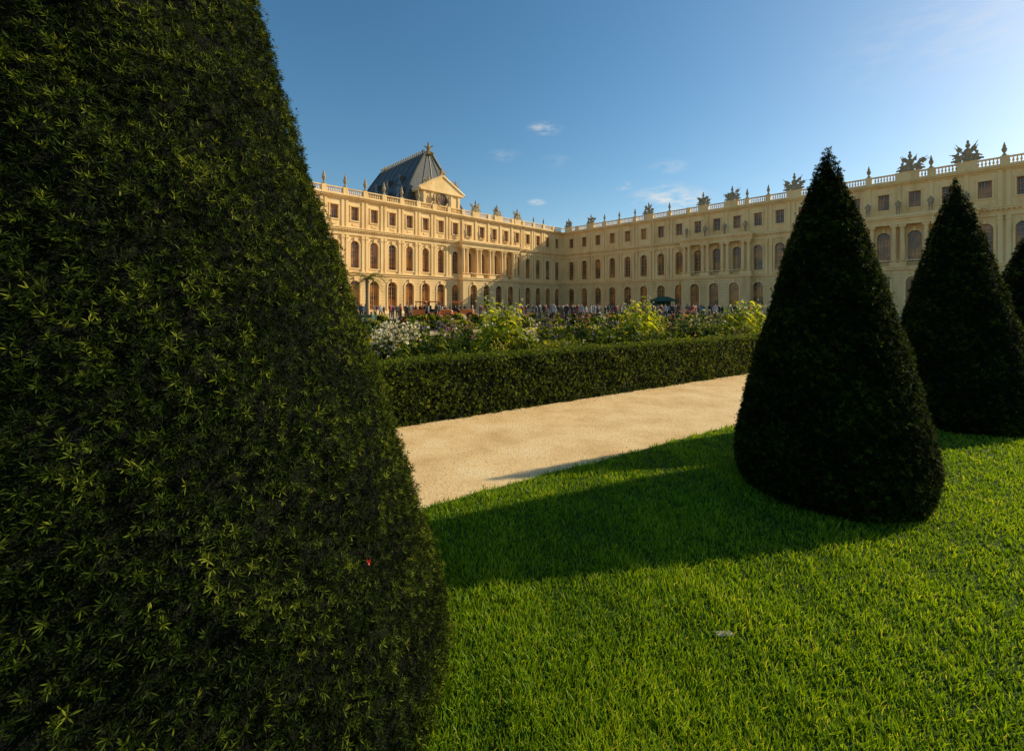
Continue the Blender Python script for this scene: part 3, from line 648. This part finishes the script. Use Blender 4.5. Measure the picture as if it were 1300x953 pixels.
def palm(px,dep,H):
    e=empty('potted_palm',((px-650)/F*dep,dep,0))
    g=MB(); I=lambda a,b,c:(a,b,c); g.box(I,-.5,.5,-.5,.5,.05,.9)
    for x in(-.5,.5):
        for y in(-.5,.5): g.lathe((x,y,0),[(.07,0),(.07,1.0),(.1,1.05),(.02,1.15)],6)
    g.obj('planter_box',kw,e)
    g=MB(); g.lathe((0,0,.8),[(.16,0),(.12,(H-.8)*.5),(.14,H-.9)],8); g.obj('trunk',plain('palm_bark',(0.15,0.1,0.06)),e)
    V=[];Q=[];Tn=[]
    for i in range(26):
        a=i*2.4; rise=random.uniform(-.1,1.2); L=random.uniform(1.2,1.6); d=Vector((math.cos(a),math.sin(a),0)); s=Vector((-d.y,d.x,0))
        for j in range(14):
            g_=j/13; c=Vector((0,0,H))+d*L*g_*.9+Vector((0,0,L*(rise*g_-1.0*g_*g_)))
            for sg in(-1,1):
                t=c+s*sg*.38*(1-.6*g_)+d*.15+Vector((0,0,-.12)); o=len(V); V+= [c,c+d*.035,t,c-d*.035]; Q.append((o,o+1,o+2,o+3)); Tn+=[random.uniform(.3,.9)]*4
    fast('fronds',np.array([tuple(v) for v in V]),np.array(Q),bed_leaf,np.array(Tn),e)
palm(466,34,3.7)
g=MB(); I=lambda a,b,c:(a,b,c); e=empty('lawn_marker_plate',(1.02,2.12,0)); e.rotation_euler=(0,0,.05)
g.box(I,-.042,.042,-.016,.016,.022,.030); o=g.obj('plate',plain('weathered_metal',(0.36,0.32,0.22),.5),e); bv=o.modifiers.new('b','BEVEL'); bv.width=.003
g=MB(); g.lathe((0,0,0),[(.006,0),(.006,.024)],6); g.obj('stake',rubber,e)

# ------------------------------------------------------------ light
EL=27.0; AZ=73.0
sd=Vector((math.sin(math.radians(AZ))*math.cos(math.radians(EL)),math.cos(math.radians(AZ))*math.cos(math.radians(EL)),math.sin(math.radians(EL))))
sl=bpy.data.lights.new('sun','SUN'); sl.energy=5.0; sl.angle=math.radians(.5); sl.color=(1.0,.87,.60)
so=bpy.data.objects.new('sun',sl); COL.objects.link(so); so.rotation_euler=(-sd).to_track_quat('-Z','Y').to_euler(); so.location=(30,10,30)
w=bpy.data.worlds.new('World'); scene.world=w; w.use_nodes=True; N=w.node_tree.nodes; L=w.node_tree.links; N.clear()
sky=N.new('ShaderNodeTexSky'); sky.sky_type='NISHITA'; sky.sun_disc=False; sky.sun_elevation=math.radians(EL); sky.sun_rotation=math.radians(AZ); sky.air_density=1.0; sky.dust_density=0.6; sky.ozone_density=1.0
hs=N.new('ShaderNodeHueSaturation'); hs.inputs['Hue'].default_value=0.49; hs.inputs['Saturation'].default_value=1.3; L.new(sky.outputs[0],hs.inputs['Color'])
tc=N.new('ShaderNodeTexCoord')
nz=N.new('ShaderNodeTexNoise'); nz.inputs['Scale'].default_value=22; nz.inputs['Detail'].default_value=8; nz.inputs['Roughness'].default_value=.65
mp=N.new('ShaderNodeMapping'); mp.inputs['Scale'].default_value=(1,1,3); L.new(tc.outputs['Generated'],mp.inputs[0]); L.new(mp.outputs[0],nz.inputs[0])
acc=None
for px,py,R_,a_ in [(692,163,.032,.7),(850,212,.035,.3),(792,236,.020,.9),(845,250,.06,.8),(870,255,.05,.6),(681,257,.018,.8),(640,197,.03,.3),(1240,30,.16,.22),(705,205,.03,.2)]:
    dv=Vector(((px-650)/F,1,(388-py)/F)).normalized()
    s=N.new('ShaderNodeVectorMath'); s.operation='SUBTRACT'; L.new(tc.outputs['Generated'],s.inputs[0]); s.inputs[1].default_value=dv
    m=N.new('ShaderNodeVectorMath'); m.operation='MULTIPLY'; m.inputs[1].default_value=(1,1,2.6); L.new(s.outputs[0],m.inputs[0])
    l=N.new('ShaderNodeVectorMath'); l.operation='LENGTH'; L.new(m.outputs[0],l.inputs[0])
    r=N.new('ShaderNodeMapRange'); r.interpolation_type='SMOOTHSTEP'; r.inputs[1].default_value=0; r.inputs[2].default_value=R_*1.5; r.inputs[3].default_value=a_; r.inputs[4].default_value=0; L.new(l.outputs['Value'],r.inputs[0])
    if acc is None: acc=r.outputs[0]
    else:
        ad=N.new('ShaderNodeMath'); ad.operation='ADD'; L.new(acc,ad.inputs[0]); L.new(r.outputs[0],ad.inputs[1]); acc=ad.outputs[0]
nr=N.new('ShaderNodeMapRange'); nr.inputs[1].default_value=.42; nr.inputs[2].default_value=.68; L.new(nz.outputs[0],nr.inputs[0])
mu=N.new('ShaderNodeMath'); mu.operation='MULTIPLY'; mu.use_clamp=True; L.new(acc,mu.inputs[0]); L.new(nr.outputs[0],mu.inputs[1])
mx=N.new('ShaderNodeMix'); mx.data_type='RGBA'; L.new(mu.outputs[0],mx.inputs[0]); L.new(hs.outputs[0],mx.inputs[6]); mx.inputs[7].default_value=(6.5,6.2,5.6,1)
bg=N.new('ShaderNodeBackground'); bg.inputs[1].default_value=.135; L.new(mx.outputs[2],bg.inputs[0])
out=N.new('ShaderNodeOutputWorld'); L.new(bg.outputs[0],out.inputs[0])

cam=bpy.data.cameras.new('camera'); co=bpy.data.objects.new('camera',cam); COL.objects.link(co)
cam.sensor_width=36; cam.lens=F/1300*36; cam.shift_y=-(476.5-388)/1300; cam.clip_end=6000; cam.clip_start=.05
co.location=(0,0,CH); co.rotation_euler=(math.radians(90),0,0); scene.camera=co
